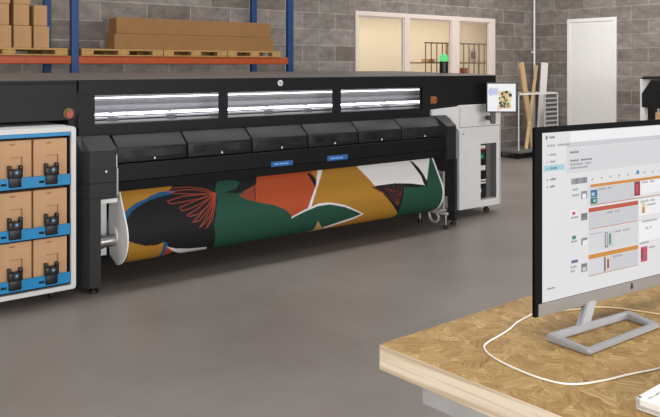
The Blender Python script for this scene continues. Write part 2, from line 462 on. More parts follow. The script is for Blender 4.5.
# pallets
def pallet(x0, x1, label, nb):
    t = thing('pallet', label, 'pallet', ((x0+x1)/2, 8.45, 1.757), group=None)
    b = BM()
    for k in range(6):
        y = 8.0+k*.155
        box(b, (x0, y, 1.815), (x1, y+.125, 1.835), .003)
    obj('deck', b, M_pallet, t)
    b = BM()
    for k in range(3): box(b, (x0, 8.0+k*.4, 1.757), (x1, 8.1+k*.4, 1.771), .003)
    obj('bottom_board', b, M_pallet, t)
    for k in range(nb):
        w = .13
        x = x0+(x1-x0-w)*k/(nb-1)
        for y in (8.0, 8.4, 8.8):
            b = BM(); box(b, (x, y, 1.771), (x+w, y+.1, 1.815), .004); obj('block', b, M_pallet, t)
pallet(1.72, 2.90, 'wooden pallet under the stacked small cartons, left rack bay', 3)
pallet(3.05, 3.99, 'leftmost wooden pallet under the two long cartons', 3)
pallet(4.0, 4.83, 'middle wooden pallet under the two long cartons', 3)
pallet(4.84, 5.62, 'rightmost wooden pallet under the long cartons, beside the blue post', 3)

def carton(x0, x1, z0, z1, y0, y1, label, group, m=M_card, cat='box'):
    t = thing('cardboard_box', label, cat, ((x0+x1)/2, (y0+y1)/2, z0), group=group)
    b = BM(); box(b, (x0, y0, z0), (x1, y1, z1), .006); obj('carton', b, m, t)
    b = BM(); box(b, (x0+.002, (y0+y1)/2-.03, z1-.001), (x1-.002, (y0+y1)/2+.03, z1+.0012)); obj('tape', b, M_card2, t)
    return t
g = 'small cartons stacked on the left pallet'
lows = [(1.78, 1.955), (1.975, 2.15), (2.168, 2.343), (2.365, 2.54), (2.562, 2.72)]
nm = ['fifth', 'fourth', 'third', 'second', 'first']
for i, (x0, x1) in enumerate(lows):
    if i < 2: continue
    carton(x0, x1, 1.8355, 2.058, 8.03, 8.40, 'small brown carton in the bottom layer on the left pallet, %s from its right end' % nm[i], g)
    carton(x0, x1-.022, 2.0595, 2.272, 8.03, 8.38, 'small brown carton in the second layer on the left pallet, %s from its right end' % nm[i], g)
    if i < 4: carton(x0, x1-.012, 2.2735, 2.49, 8.03, 8.39, 'small brown carton cut off by the top of the picture, %s from the blue post' % ('nearer' if i == 3 else 'farther'), g)
g = 'long cartons on the right rack bay'
carton(3.425, 5.53, 1.8355, 2.005, 8.03, 8.26, 'long flat brown carton lying directly on the pallets, below its twin', g, M_card3)
carton(3.45, 5.487, 2.0065, 2.185, 8.04, 8.25, 'long flat brown carton on top of another long carton on the rack', g, M_card3)

t = thing('wrapped_parcel', 'pale grey wrapped parcel lying behind the long brown cartons', 'parcel', (4.3, 8.55, 1.8355))
b = BM(); box(b, (3.52, 8.36, 1.8355), (5.2, 8.56, 2.01), .02); box(b, (3.50, 8.36, 2.012), (5.2, 8.56, 2.20), .02); obj('wrapping', b, mat('grey_film', (158, 150, 146), .4, var=.12, scale=14), t, smooth=True)
for x in (3.8, 4.4, 4.9):
    b = BM(); box(b, (x, 8.356, 1.838), (x+.02, 8.564, 2.203)); obj('strap', b, M_cabd, t)

# ================================================================== PRINTER
pr = thing('wide_format_printer', 'huge black and light grey roll printer with glass windows', 'printer', (4.2, 6.2, 0))
BY = 5.65
b = BM()
box(b, (2.13, BY, 1.432), (6.95, BY+.014, 1.543), .002); box(b, (2.13, BY+.01, 1.445), (6.95, BY+.06, 1.543))              # top band
box(b, (2.13, BY, 1.05), (5.80, BY+.014, 1.203), .002); box(b, (2.13, BY+.01, 1.05), (5.80, BY+.06, 1.19))               # lower band
for x0, x1 in ((2.13, 2.255), (3.332, 3.42), (4.568, 4.666), (5.735, 5.76)): box(b, (x0, BY+.001, 1.2), (x1, BY+.013, 1.435))
box(b, (5.745, BY+.001, 1.1), (6.95, BY+.013, 1.53)); box(b, (6.05, BY+.05, 1.1), (6.95, 7.2, 1.53))                        # right carriage bay
box(b, (2.13, 6.0, .10), (6.06, 7.25, 1.5), .01); box(b, (1.45, 6.25, .06), (2.14, 7.2, 1.26))                      # rear chassis, unseen part lowered and widened to block light under the printer
box(b, (2.13, BY+.05, 1.49), (5.8, 7.25, 1.54))
box(b, (2.07, 5.7, .25), (2.14, 7.2, 1.5)); box(b, (5.96, 5.68, .25), (6.25, 7.1, 1.12))
box(b, (2.2, 5.70, .93), (6.05, 6.0, 1.06))
obj('body_shell', b, M_body, pr)
b = BM()
box(b, (1.30, BY, 1.25), (2.118, 7.2, 1.518), .004); box(b, (1.30, BY+.012, 1.5), (2.118, 7.2, 1.545)); box(b, (1.3, BY, 1.526), (2.118, BY+.03, 1.545), .003)
obj('service_bay', b, M_body, pr)
b = BM(); prism(b, [(BY-.002, 1.546), (BY+.02, 1.552), (7.3, 1.585), (7.3, 1.54), (BY-.002, 1.5445)], 'x', 1.30, 6.955)
obj('top_cover', b, M_lid, pr)
# glazed windows and the lit interior
for x0, x1 in ((2.255, 3.332), (3.42, 4.568), (4.666, 5.735)):
    b = BM(); box(b, (x0-.004, BY+.0135, 1.2), (x1+.004, BY+.018, 1.436)); pn = obj('viewing_window', b, M_smoke, pr)
    b = BM()
    for (a, c, d, e) in ((x0, x1, 1.427, 1.434), (x0, x1, 1.202, 1.209)): box(b, (a, BY+.002, d), (c, BY+.012, e))
    obj('gasket', b, M_black, pn)
M_int = mat('interior_grey', (200, 200, 206), .5, var=.04); M_intd = mat('interior_dark', (60, 60, 72), .5)
b = BM(); box(b, (2.2, 5.93, 1.06), (6.04, 5.98, 1.49)); obj('interior_panel', b, M_int, pr)
b = BM(); box(b, (2.22, 5.82, 1.394), (6.02, 5.835, 1.404)); obj('light_strip', b, M_led2, pr)
b = BM(); box(b, (2.22, 5.822, 1.2635), (6.02, 5.836, 1.271)); obj('light_strip', b, M_led, pr)
for z0, z1, y, m in ((1.258, 1.284, 5.84, M_white), (1.248, 1.2575, 5.845, M_intd), (1.232, 1.247, 5.815, M_white), (1.221, 1.2315, 5.845, M_intd), (1.20, 1.22, 5.81, M_white), (1.30, 1.335, 5.90, M_int), (1.345, 1.37, 5.91, M_cabd)):
    b = BM(); box(b, (2.21, y, z0), (6.03, y+.03, z1), .002); obj('carriage_rail', b, m, pr)
for x in (2.42, 2.93, 3.9, 4.35, 4.95, 5.35):
    b = BM(); box(b, (x, 5.80, 1.213), (x+.09, 5.84, 1.247), .004); box(b, (x+.03, 5.83, 1.245), (x+.05, 5.845, 1.29)); obj('roller_block', b, M_cabd, pr)
# smoked covers
SE = [2.35, 2.936, 3.542, 4.133, 4.726, 5.291, 5.905]
for i in range(6):
    x0, x1 = SE[i]+.007, SE[i+1]-.007
    b = BM(); prism(b, [(5.575, 1.125), (5.465, 1.034), (5.462, .925), (5.645, .925), (5.645, 1.125)], 'x', x0, x1, .006)
    cv = obj('front_cover', b, M_mod, pr, smooth=True)
    b = BM(); xm = (x0+x1)/2+.01
    prism(b, [(xm-.010, .938), (xm+.010, .938), (xm, .957)], 'y', 5.458, 5.463); obj('arrow_mark', b, M_white, cv)
    b = BM(); box(b, (x0+.045, 5.4595, .958), (x1-.03, 5.466, 1.018), .002); obj('cover_reflection', b, M_coverrefl, cv)  # inset plate carrying the painted reflections of the cover
# beam under the covers
b = BM()
box(b, (2.335, 5.43, .79), (5.87, 5.62, .918), .006); prism(b, [(5.43, .788), (5.45, .715), (5.485, .715), (5.50, .788)], 'x', 2.335, 5.87)
box(b, (2.335, 5.56, .74), (5.87, 5.66, .93))
obj('front_beam', b, M_beam, pr)
for x0, x1, z0, z1 in ((3.712, 3.937, .79, .832), (4.324, 4.559, .793, .838)):
    b = BM(); box(b, (x0, 5.424, z0), (x1, 5.431, z1), .001); q = obj('lit_label', b, M_bluelab, pr)
    b = BM(); zz = z0+.012
    for k in range(3): box(b, (x0+.03+k*.055, 5.4225, zz+.002), (x0+.078+k*.055-(.01 if k == 2 else 0), 5.4245, zz+.016))
    obj('lettering', b, M_bluelab2, q)
# legs
def leg(xa, xb, xl0, xl1, left):
    if left:
        U = [(xa, 5.52), (xa+.025, 5.46), (xa+.065, 5.405), (xb, 5.40), (xb, 5.72), (xa, 5.72)]
        T = [(xa, 5.60), (xa+.025, 5.59), (xa+.065, 5.575), (xb, 5.57), (xb, 5.72), (xa, 5.72)]
        Lo = [(xl0, 5.52), (xl0+.025, 5.46), (xl0+.065, 5.405), (xl1, 5.40), (xl1, 5.62), (xl0, 5.62)]
    else:
        U = [(xa, 5.40), (xb-.05, 5.40), (xb, 5.44), (xb, 5.64), (xa, 5.64)]
        T = [(xa, 5.575), (xb-.05, 5.575), (xb, 5.58), (xb, 5.64), (xa, 5.64)]
        Lo = [(xl0, 5.40), (xl1-.03, 5.40), (xl1, 5.43), (xl1, 5.50), (xl0, 5.50)]
    b = BM()
    loft(b, U, .80, U, 1.03); loft(b, U, .69, U, .797); loft(b, U, 1.032, T, 1.13); loft(b, Lo, .045, Lo, .688)
    lg = obj('support_leg', b, M_leg, pr)
    return lg
lg = leg(2.055, 2.328, 2.055, 2.2, True)
b = BM(); ball(b, (2.24, 5.399, .88), .009); obj('screw', b, M_white, lg)
b = BM(); box(b, (2.314, 5.394, .905), (2.322, 5.40, 1.0)); box(b, (2.318, 5.394, .70), (2.33, 5.40, .90)); obj('edge_strip', b, M_steel, lg)
for x, y in ((2.165, 5.45),):
    b = BM(); cyl(b, (x, y, 0), (x, y, .025), .034, bev=.004); cyl(b, (x, y, .025), (x, y, .05), .012); obj('levelling_foot', b, M_black, lg, smooth=True)
lg2 = leg(5.87, 6.05, 5.985, 6.05, False)
b = BM(); cyl(b, (6.015, 5.45, 0), (6.015, 5.45, .025), .030, bev=.004); cyl(b, (6.015, 5.45, .025), (6.015, 5.45, .05), .012); obj('levelling_foot', b, M_black, lg2, smooth=True)
# hidden rear supports
for x in (2.3, 5.6):
    b = BM(); box(b, (x, 6.9, .03), (x+.1, 7.0, .36)); cyl(b, (x+.05, 6.95, 0), (x+.05, 6.95, .035), .034); obj('rear_support', b, M_leg, pr)
# roll carrier, left end
b = BM(); box(b, (2.205, 5.46, .635), (2.355, 5.56, .668), .006); box(b, (2.205, 5.68, .2), (2.36, 5.70, .64), .004); obj('roll_bracket', b, M_cab, pr)
b = BM(); box(b, (2.215, 5.44, .672), (2.33, 5.55, .72), .008); box(b, (2.225, 5.43, .68), (2.25, 5.442, .715)); box(b, (2.28, 5.43, .68), (2.31, 5.442, .705)); obj('roll_clamp', b, M_black, pr)
# roll carrier, right end
b = BM(); box(b, (5.945, 5.52, .14), (5.965, 5.95, .55), .004); box(b, (5.86, 5.66, .60), (5.93, 5.95, .70)); box(b, (5.93, 5.70, .5), (5.96, 5.9, .62)); obj('drive_plate', b, M_zinc, pr)
b = BM(); cyl(b, (5.87, 5.60, .42), (5.945, 5.60, .42), .058, bev=.008); cyl(b, (5.89, 5.58, .49), (5.945, 5.58, .49), .035); obj('drive_motor', b, mat('motor_navy', (36, 38, 52), .4), pr, smooth=True)
b = BM(); cyl(b, (5.81, 5.58, .345), (5.93, 5.58, .345), .028); box(b, (5.86, 5.55, .28), (5.95, 5.62, .345), .006); obj('drive_coupling', b, M_steel, pr, smooth=True)
b = BM(); box(b, (5.79, 5.34, .135), (5.83, 5.76, .165), .008); tube(b, [(5.81, 5.52, .16), (5.81, 5.46, .10), (5.81, 5.50, .05), (5.81, 5.57, .06), (5.81, 5.60, .13)], .014); box(b, (5.82, 5.5, .14), (5.965, 5.56, .162)); obj('roll_support', b, M_zinc, pr, smooth=True)
for x, y in ((5.81, 5.365), (5.81, 5.73)):
    b = BM(); cyl(b, (x, y, 0), (x, y, .02), .026, bev=.004, mi=1); cyl(b, (x, y, .02), (x, y, .14), .010, mi=0); cyl(b, (x, y, .02), (x, y, .04), .018, mi=1); obj('levelling_foot', b, [M_steel, M_black], pr, smooth=True)
# push buttons
b = BM(); cyl(b, (2.053, BY, 1.30), (2.053, BY-.012, 1.30), .040, bev=.003); es = obj('emergency_stop', b, M_yellow, pr, smooth=True)
b = BM(); cyl(b, (2.052, BY-.012, 1.293), (2.052, BY-.035, 1.293), .022, .029, bev=.004); obj('push_button', b, M_red, es, smooth=True)
b = BM(); box(b, (5.885, BY-.01, 1.255), (5.965, BY+.002, 1.33), .004); es = obj('emergency_stop', b, M_inkd, pr)
b = BM(); cyl(b, (5.93, BY-.01, 1.293), (5.93, BY-.032, 1.293), .022, .027, bev=.004); obj('push_button', b, M_orbtn, es, smooth=True)
b = BM(); cyl(b, (5.93, BY-.032, 1.293), (5.93, BY-.035, 1.293), .012); obj('button_centre', b, M_black, es)
# round badge with two slanted letters
bx, bz = 3.96, 1.498
b = BM(); cyl(b, (bx, BY, bz), (bx, BY-.005, bz), .027, seg=28); bd = obj('round_badge', b, M_white, pr)
b = BM(); yb = BY-.0052
def stroke(b, x0, z0, x1, z1, w):
    prism(b, [(x0-w, z0), (x0+w, z0), (x1+w, z1), (x1-w, z1)], 'y', yb-.001, yb+.0005)
stroke(b, bx-.013, bz-.012, bx-.004, bz+.020, .0018); stroke(b, bx-.004, bz-.012, bx+.0005, bz+.006, .0018); stroke(b, bx-.006, bz+.005, bx+.001, bz+.007, .002)
stroke(b, bx+.001, bz-.022, bx+.010, bz+.008, .0018); stroke(b, bx+.011, bz-.010, bx+.0155, bz+.006, .0018); stroke(b, bx+.009, bz+.006, bx+.0145, bz+.007, .002); stroke(b, bx+.005, bz-.011, bx+.010, bz-.010, .002)
obj('badge_letters', b, M_body, bd)
# electronics cabinet (right)
b = BM()
CY, CB = 5.62, 7.1
zb, zt = .085, 1.225
box(b, (6.306, CY, zb), (6.657, CB, zt), .008)
box(b, (6.933, CY, zb), (7.0, CB, zt), .008)
box(b, (6.65, CY, zb), (6.94, CB, .162), .0); box(b, (6.65, CY, .785), (6.94, CB, zt)); box(b, (6.65, 5.715, .15), (6.94, CB, .8))
cabn = obj('electronics_cabinet', b, M_cab, pr)
b = BM()
prism(b, [(5.884, 1.192), (5.884, 1.116), (6.153, 1.094), (6.295, .94), (6.306, .94), (6.306, 1.213)], 'y', CY-.002, CY+.06, .006)
obj('cabinet_arm', b, M_cab, pr)
b = BM(); box(b, (6.31, CY-.002, .978), (6.998, CY, .985)); box(b, (6.304, CY-.003, .985), (6.309, CY, 1.21)); box(b, (6.975, CY-.002, .10), (6.98, CY, .978)); obj('panel_seam', b, M_cabd, cabn)
b = BM(); ball(b, (6.36, CY, .91), .010); obj('lock', b, M_cabd, cabn)
b = BM(); box(b, (6.662, 5.70, .163), (6.84, 5.714, .784)); box(b, (6.84, 5.708, .163), (6.93, 5.714, .784), 0, 1); cp = obj('control_panel', b, [M_black, M_recess], cabn)
b = BM(); box(b, (6.925, 5.63, .165), (6.931, 5.707, .782)); obj('recess_lining', b, M_recess, cabn)
def cpx(n, x0, x1, z0, z1, m):
    b = BM(); box(b, (x0-.10, 5.693, z0), (x1-.10, 5.7005, z1), .002); obj(n, b, m, cp)
cpx('warning_label', 6.79, 6.92, .72, .755, M_white); cpx('warning_label', 6.79, 6.84, .70, .722, M_red); cpx('warning_label', 6.86, 6.92, .70, .722, M_red)
cpx('switch_plate', 6.80, 6.91, .60, .68, mat('switch_green', (40, 70, 60), .4)); cpx('green_switch', 6.84, 6.885, .61, .65, emit('switch_lamp', (60, 170, 125), .9))
cpx('white_label', 6.81, 6.92, .475, .53, M_cab); cpx('white_strip', 6.78, 6.93, .355, .372, M_white); cpx('white_strip', 6.78, 6.93, .325, .342, M_white)
b = BM(); cyl(b, (6.715, 5.70, .25), (6.715, 5.688, .25), .03); obj('socket', b, M_white, cp)
cpx('breaker', 6.86, 6.92, .20, .29, M_leg)
for x, y in ((6.9, 5.75), (6.4, 7.0), (6.9, 7.0), (6.4, 5.85)):
    b = BM(); cyl(b, (x, y, 0), (x, y, .03), .034, bev=.004); cyl(b, (x, y, .03), (x, y, .09), .02); obj('levelling_foot', b, M_black, pr, smooth=True)
# status beacon
b = BM(); cyl(b, (6.81, 6.32, 1.56), (6.81, 6.32, 1.705), .050, bev=.004); bc = obj('status_beacon', b, M_black, pr, smooth=True)
b = BM(); cyl(b, (6.81, 6.32, 1.705), (6.81, 6.32, 1.755), .050); ball(b, (6.81, 6.32, 1.755), .050, sc=(1, 1, .8)); obj('green_lamp', b, M_green, bc, smooth=True)

# touch display on a short arm: a part of the printer, swivelled
DISP = None
def disp_part(n, bm, m, parent, lab=None):
    mat4 = Matrix.Translation((6.65, 5.33, 1.308)) @ Matrix.Rotation(math.radians(-38.7), 4, 'Z') @ Matrix.Diagonal((.93, 1, .95, 1))
    bmesh.ops.transform(bm, matrix=mat4, verts=bm.verts)
    return obj(n, bm, m, parent)
b = BM(); box(b, (-.175, 0, -.168), (.19, .035, .172), .006); dsp = disp_part('touch_display', b, M_black, pr)
M_scr = emit('display_white', (238, 238, 240), .95); 
SC = {k: emit('display_'+k, c, .9) for k, c in dict(blue=(190, 205, 236), mustard=(206, 160, 70), green=(60, 92, 58), dark=(42, 34, 26), pink=(240, 190, 190), cream=(226, 214, 170), grey=(205, 208, 215)).items()}
b = BM(); ms = [M_scr]+list(SC.values()); ks = ['_']+list(SC.keys())
def q(x0, x1, z0, z1, k, y=-.0025): box(b, (x0, y, z0), (x1, -.0005, z1), 0, ks.index(k))
box(b, (-.162, -.002, -.155), (.164, .001, .158))
q(-.15, -.04, .03, .11, 'grey'); q(-.155, -.07, .045, .085, 'blue', -.003); q(-.14, -.11, .02, .1, 'blue', -.003); q(-.08, -.06, .03, .10, 'blue', -.003)
q(-.035, .11, -.125, .075, 'cream'); rnd = random.Random(4)
for k in range(34):
    x = rnd.uniform(-.03, .09); z = rnd.uniform(-.12, .055); c = rnd.choice(['mustard', 'dark', 'green', 'dark', 'mustard', 'dark', 'cream'])
    w, h = rnd.uniform(.015, .04), rnd.uniform(.012, .035)
    prism(b, [(x, z), (x+w, z-.008), (x+w*.9, z+h), (x-.006, z+h*.7)], 'y', -.003-k*.0001, -.0005, 0, ks.index(c))
q(-.05, -.015, -.14, -.09, 'pink', -.0075)
disp_part('display_screen', b, ms, dsp)
b = BM(); box(b, (-.12, .03, -.30), (-.06, .06, -.14), .006); box(b, (-.12, .05, -.27), (-.07, .42, -.22), .006); disp_part('display_arm', b, M_black, dsp)

# ================================================================== PRINTED ROLL
ART = [
('mustard',0,[(2.337,0.002),(2.856,0.014),(2.794,0.091),(2.631,0.139),(2.509,0.169),(2.419,0.217),(2.368,0.273),(2.277,0.307)]),
('blue',0,[(2.368,0.273),(2.384,0.236),(2.422,0.202),(2.494,0.163),(2.581,0.141),(2.618,0.121),(2.707,0.098),(2.836,0.096),(2.803,0.125),(2.681,0.136),(2.611,0.153),(2.523,0.183),(2.441,0.228),(2.397,0.285)]),
('mustard',0,[(2.377,0.435),(2.441,0.467),(2.532,0.501),(2.623,0.508),(2.678,0.491),(2.714,0.574),(2.701,0.72),(2.439,0.792)]),
('blue',0,[(2.678,0.487),(2.714,0.506),(2.733,0.686),(2.684,0.717)]),
('red',0,[(2.703,0.535),(2.792,0.606),(2.72,0.676)]),
('white',0,[(2.707,0.536),(2.799,0.576),(2.932,0.608),(3.095,0.633),(3.125,0.711),(3.031,0.731),(2.926,0.714),(2.783,0.603)]),
('green',0,[(3.241,0.034),(3.376,0.03),(3.532,0.099),(3.628,0.18),(3.865,0.342),(3.958,0.439),(4.136,0.639),(4.146,0.944),(3.17,0.873),(3.15,0.633),(3.109,0.416),(3.181,0.218),(3.185,0.133)]),
('charcoal',0,[(3.262,0.163),(3.381,0.145),(3.436,0.089),(3.315,0.041),(3.677,0.022),(3.644,0.128),(3.517,0.151),(3.379,0.184)]),
('rose',0,[(3.392,0.208),(3.473,0.164),(3.608,0.115),(3.65,0.11),(3.593,0.292),(3.467,0.251)]),
('orange',0,[(3.628,0.017),(4.202,0.032),(4.195,0.146),(4.215,0.215),(4.13,0.327),(4.046,0.398),(3.915,0.451),(3.872,0.437),(3.814,0.379),(3.705,0.323),(3.593,0.292),(3.54,0.268),(3.546,0.216)]),
('mustard',0,[(4.179,0.001),(4.335,0.014),(4.225,0.187)]),
('charcoal',0,[(4.142,0.074),(4.182,0.088),(4.218,0.177),(4.19,0.222)]),
('mustard',0,[(4.335,0.014),(4.797,0.003),(4.85,0.241),(4.886,0.275),(4.972,0.392),(5.191,0.609),(5.208,0.776),(4.05,0.859),(4.023,0.447),(4.106,0.37)]),
('white',0,[(4.29,0.01),(4.351,0.015),(4.285,0.117),(4.156,0.284),(4.08,0.393),(4.028,0.413),(4.101,0.315),(4.197,0.203)]),
('white',0,[(3.867,0.445),(4.014,0.398),(4.162,0.367),(4.297,0.368),(4.464,0.41),(4.598,0.471),(4.71,0.527),(4.585,0.573),(4.46,0.606),(4.316,0.654),(4.184,0.718),(4.023,0.75),(3.902,0.764)]),
('green',0,[(3.884,0.452),(4.012,0.415),(4.158,0.385),(4.294,0.385),(4.464,0.428),(4.6,0.486),(4.678,0.522),(4.573,0.549),(4.442,0.574),(4.292,0.616),(4.159,0.673),(4.024,0.744),(3.847,0.778),(3.69,0.604)]),
('white',0,[(4.042,0.665),(4.036,0.74),(3.968,0.758),(3.903,0.758),(3.917,0.735),(4.005,0.727)]),
('tan',0,[(4.169,0.523),(4.234,0.595),(4.349,0.684),(4.182,0.73),(4.17,0.611)]),
('white',0,[(4.677,-0.007),(5.738,0.025),(5.55,0.323),(5.502,0.333),(5.352,0.297),(5.133,0.275),(4.991,0.271),(4.874,0.274),(4.822,0.188)]),
('charcoal',0,[(4.832,0.284),(4.991,0.271),(5.134,0.273),(5.326,0.294),(5.505,0.328),(5.55,0.354),(5.31,0.329),(5.235,0.316),(5.178,0.433),(5.138,0.509),(5.099,0.453),(4.999,0.385)]),
('green',0,[(5.232,0.321),(5.413,0.345),(5.527,0.341),(5.623,0.201),(5.738,0.025),(5.827,0.143),(5.876,0.524),(5.965,0.963),(5.171,0.826),(5.156,0.767),(5.178,0.59),(5.168,0.471)]),
('charcoal',0,[(5.424,0.055),(5.468,0.08),(5.52,0.149),(5.553,0.227),(5.566,0.303),(5.537,0.352),(5.509,0.318),(5.508,0.233),(5.466,0.144)]),
('mustard',0,[(4.681,0.57),(4.925,0.56),(5.193,0.716),(5.202,0.804),(4.757,0.83)]),
('coral',0.0055,[(3.182,0.163),(3.098,0.115),(2.971,0.085),(2.814,0.077),(2.758,0.096),(2.837,0.125),(2.999,0.147),(3.182,0.163)]),
('coral',0.0055,[(3.182,0.163),(3.009,0.11),(2.878,0.1),(2.789,0.111)]),
('coral',0.0055,[(3.182,0.163),(3.042,0.156),(2.882,0.155),(2.752,0.177),(2.767,0.203),(2.898,0.198),(3.033,0.189),(3.182,0.163)]),
('coral',0.0055,[(3.182,0.163),(3.032,0.193),(2.918,0.221),(2.843,0.241),(2.853,0.271),(2.926,0.26),(3.041,0.227),(3.182,0.163)]),
('coral',0.0055,[(3.182,0.163),(3.078,0.223),(2.974,0.278),(2.888,0.308),(2.91,0.323),(2.992,0.313),(3.087,0.258),(3.182,0.163)]),
('coral',0.0055,[(3.182,0.163),(3.1,0.243),(2.988,0.329),(2.926,0.369),(2.979,0.368),(3.055,0.313),(3.116,0.253),(3.182,0.163)]),
('coral',0.0055,[(3.182,0.163),(3.109,0.278),(3.023,0.374),(2.979,0.419),(3.039,0.384),(3.109,0.311),(3.182,0.163)]),
('coral',0.0055,[(3.182,0.163),(3.14,0.265),(3.077,0.373),(3.036,0.434),(3.095,0.375),(3.147,0.274),(3.182,0.163)]),
('coral',0.0038,[(5.131,0.487),(5.022,0.407),(4.919,0.318),(4.854,0.292)]),
('coral',0.0038,[(5.131,0.487),(5.05,0.391),(4.98,0.295)]),
('coral',0.0038,[(5.131,0.487),(5.089,0.395),(5.042,0.301),(4.989,0.275)]),
('coral',0.0038,[(5.131,0.487),(5.103,0.387),(5.101,0.287)]),
('coral',0.0038,[(5.131,0.487),(5.136,0.39),(5.165,0.293)]),
('coral',0.0038,[(5.131,0.487),(5.162,0.393),(5.211,0.309)]),
('coral',0.0038,[(5.067,0.334),(4.997,0.317)]),
('coral',0.0038,[(5.127,0.351),(5.038,0.341)]),
('coral',0.0038,[(5.188,0.367),(5.114,0.397)]),
('charcoal',0.0043,[(3.561,0.137),(3.556,0.199),(3.533,0.259)]),
('rose',0.0043,[(3.612,0.134),(3.608,0.196),(3.581,0.264)]),
]
PAL = dict(charcoal=(32, 32, 33), mustard=(174, 126, 48), blue=(36, 90, 132), red=(176, 74, 44), white=(230, 227, 226), green=(38, 80, 64), rose=(150, 70, 54), orange=(178, 80, 46), tan=(190, 156, 100), coral=(190, 80, 54))
RCy, RCz, RR, TH = 5.56, .37, .212, math.radians(28)
Tp = (RCy-RR*math.cos(TH), RCz+RR*math.sin(TH)); LL = (.76-Tp[1])/math.cos(TH)
X0, X1 = 2.39, 5.768
def prof(s):
    if s <= LL:
        k = LL-s; return Tp[0]+k*math.sin(TH), Tp[1]+k*math.cos(TH)
    f = TH-(s-LL)/RR
    return RCy-RR*math.cos(f), RCz+RR*math.sin(f)
NX, NS, SMAX = 840, 190, LL+RR*math.radians(250)
ss = np.concatenate([np.linspace(-.028, LL+.42, NS-30), np.linspace(LL+.42, SMAX, 31)[1:]])
xs = np.linspace(X0, X1, NX); NS = len(ss)
GX, GS = np.meshgrid(xs, ss)
col = np.zeros((NS, NX, 3)); col[:] = lin(PAL['charcoal'])
def inside(poly, px, py):
    r = np.zeros(px.shape, bool); n = len(poly)
    for i in range(n):
        xa, ya = poly[i]; xb, yb_ = poly[i-1]
        c = (ya > py) != (yb_ > py)
        with np.errstate(divide='ignore', invalid='ignore'):
            xi = (xb-xa)*(py-ya)/((yb_-ya) if yb_ != ya else 1e-12)+xa
        r ^= c & (px < xi)
    return r
for name, w, pts in ART:
    c = lin(PAL[name])
    if w == 0: col[inside(pts, GX, GS)] = c
    else:
        d = np.full(GX.shape, 9.0); w = w*(.62 if name == 'coral' else 1)
        for (xa, ya), (xb, yb_) in zip(pts[:-1], pts[1:]):
            vx, vy = xb-xa, yb_-ya; l2 = vx*vx+vy*vy+1e-12
            tt = np.clip(((GX-xa)*vx+(GS-ya)*vy)/l2, 0, 1)
            d = np.minimum(d, np.hypot(GX-xa-tt*vx, GS-ya-tt*vy))
        al = np.clip((w*1.35-d)/.004, 0, 1)[..., None]*.9
        col = col*(1-al)+np.array(c)*al
col[GX > X1-.024] = lin(PAL['white'])
PY, PZ = np.array([prof(s) for s in ss]).T
co = np.empty((NS, NX, 3)); co[..., 0] = GX; co[..., 1] = PY[:, None]; co[..., 2] = PZ[:, None]
roll = thing('printed_roll', 'large roll of floral print in mustard, green, orange and charcoal, mounted under the printer', 'print roll', (4.08, RCy, 0))
co -= np.array([4.08, RCy, 0])
idx = np.arange(NS*NX).reshape(NS, NX)
faces = np.stack([idx[:-1, :-1], idx[:-1, 1:], idx[1:, 1:], idx[1:, :-1]], -1).reshape(-1, 4)
me = bpy.data.meshes.new('printed_sheet')
me.vertices.add(NS*NX); me.vertices.foreach_set('co', co.reshape(-1))
me.loops.add(faces.size); me.loops.foreach_set('vertex_index', faces.reshape(-1).astype(np.int32))
me.polygons.add(len(faces)); me.polygons.foreach_set('loop_start', (np.arange(len(faces))*4).astype(np.int32))
me.update(calc_edges=True)
me.polygons.foreach_set('use_smooth', np.ones(len(faces), bool))
ca = me.color_attributes.new('ink', 'FLOAT_COLOR', 'POINT')
ca.data.foreach_set('color', np.concatenate([col.reshape(-1, 3), np.ones((NS*NX, 1))], 1).astype(np.float32).reshape(-1))
m, nt, bs = newmat('printed_media'); vc = nt.nodes.new('ShaderNodeVertexColor'); vc.layer_name = 'ink'
nt.links.new(vc.outputs['Color'], bs.inputs['Base Color']); bs.inputs['Roughness'].default_value = .6; bs.inputs['Specular IOR Level'].default_value = .2
me.materials.append(m)
sh = bpy.data.objects.new('printed_sheet', me); C.objects.link(sh); sh.parent = roll
b = BM(); cyl(b, (X0+.003, RCy, RCz), (X1-.003, RCy, RCz), RR-.012, seg=48); obj('paper_core', b, M_board, roll, smooth=True)
def plate(xa, xb, off, ymax):
    P = []
    for s_ in np.linspace(.045, LL+RR*math.radians(110), 46):
        y, z = prof(s_); y2, z2 = prof(s_+.002)
        ty, tz = y2-y, z2-z; l = math.hypot(ty, tz)
        P.append((y+off*tz/l, z-off*ty/l))
    P += [(ymax, RCz-.17), (ymax+.03, RCz-.05), (ymax+.03, RCz+.12), (ymax, P[0][1])]
    b = BM(); prism(b, P, 'x', xa, xb, .002); return b
fl = obj('end_flange', plate(X0-.014, X0-.002, .010, 5.66), M_flange, roll)
b = BM(); cyl(b, (X0-.03, RCy, RCz), (X0-.016, RCy, RCz), .065, seg=40, bev=.003); obj('hub', b, M_cab, fl, smooth=True)
b = BM(); cyl(b, (X1+.002, RCy, RCz), (X1+.012, RCy, RCz), RR-.01, seg=64, bev=.003); obj('end_flange', b, M_flange, roll, smooth=True)
b = BM(); cyl(b, (X0-.18, RCy-.02, RCz-.03), (X0-.03, RCy-.02, RCz-.03), .045, seg=24, bev=.004); cyl(b, (X0-.18, RCy-.02, RCz-.03), (X0-.12, RCy-.02, RCz-.03), .052, seg=24, bev=.004); obj('spindle', b, M_steel, roll, smooth=True)
b = BM(); cyl(b, (X1+.012, RCy, RCz), (X1+.1, RCy, RCz), .032, seg=24); obj('spindle', b, M_steel, roll, smooth=True)

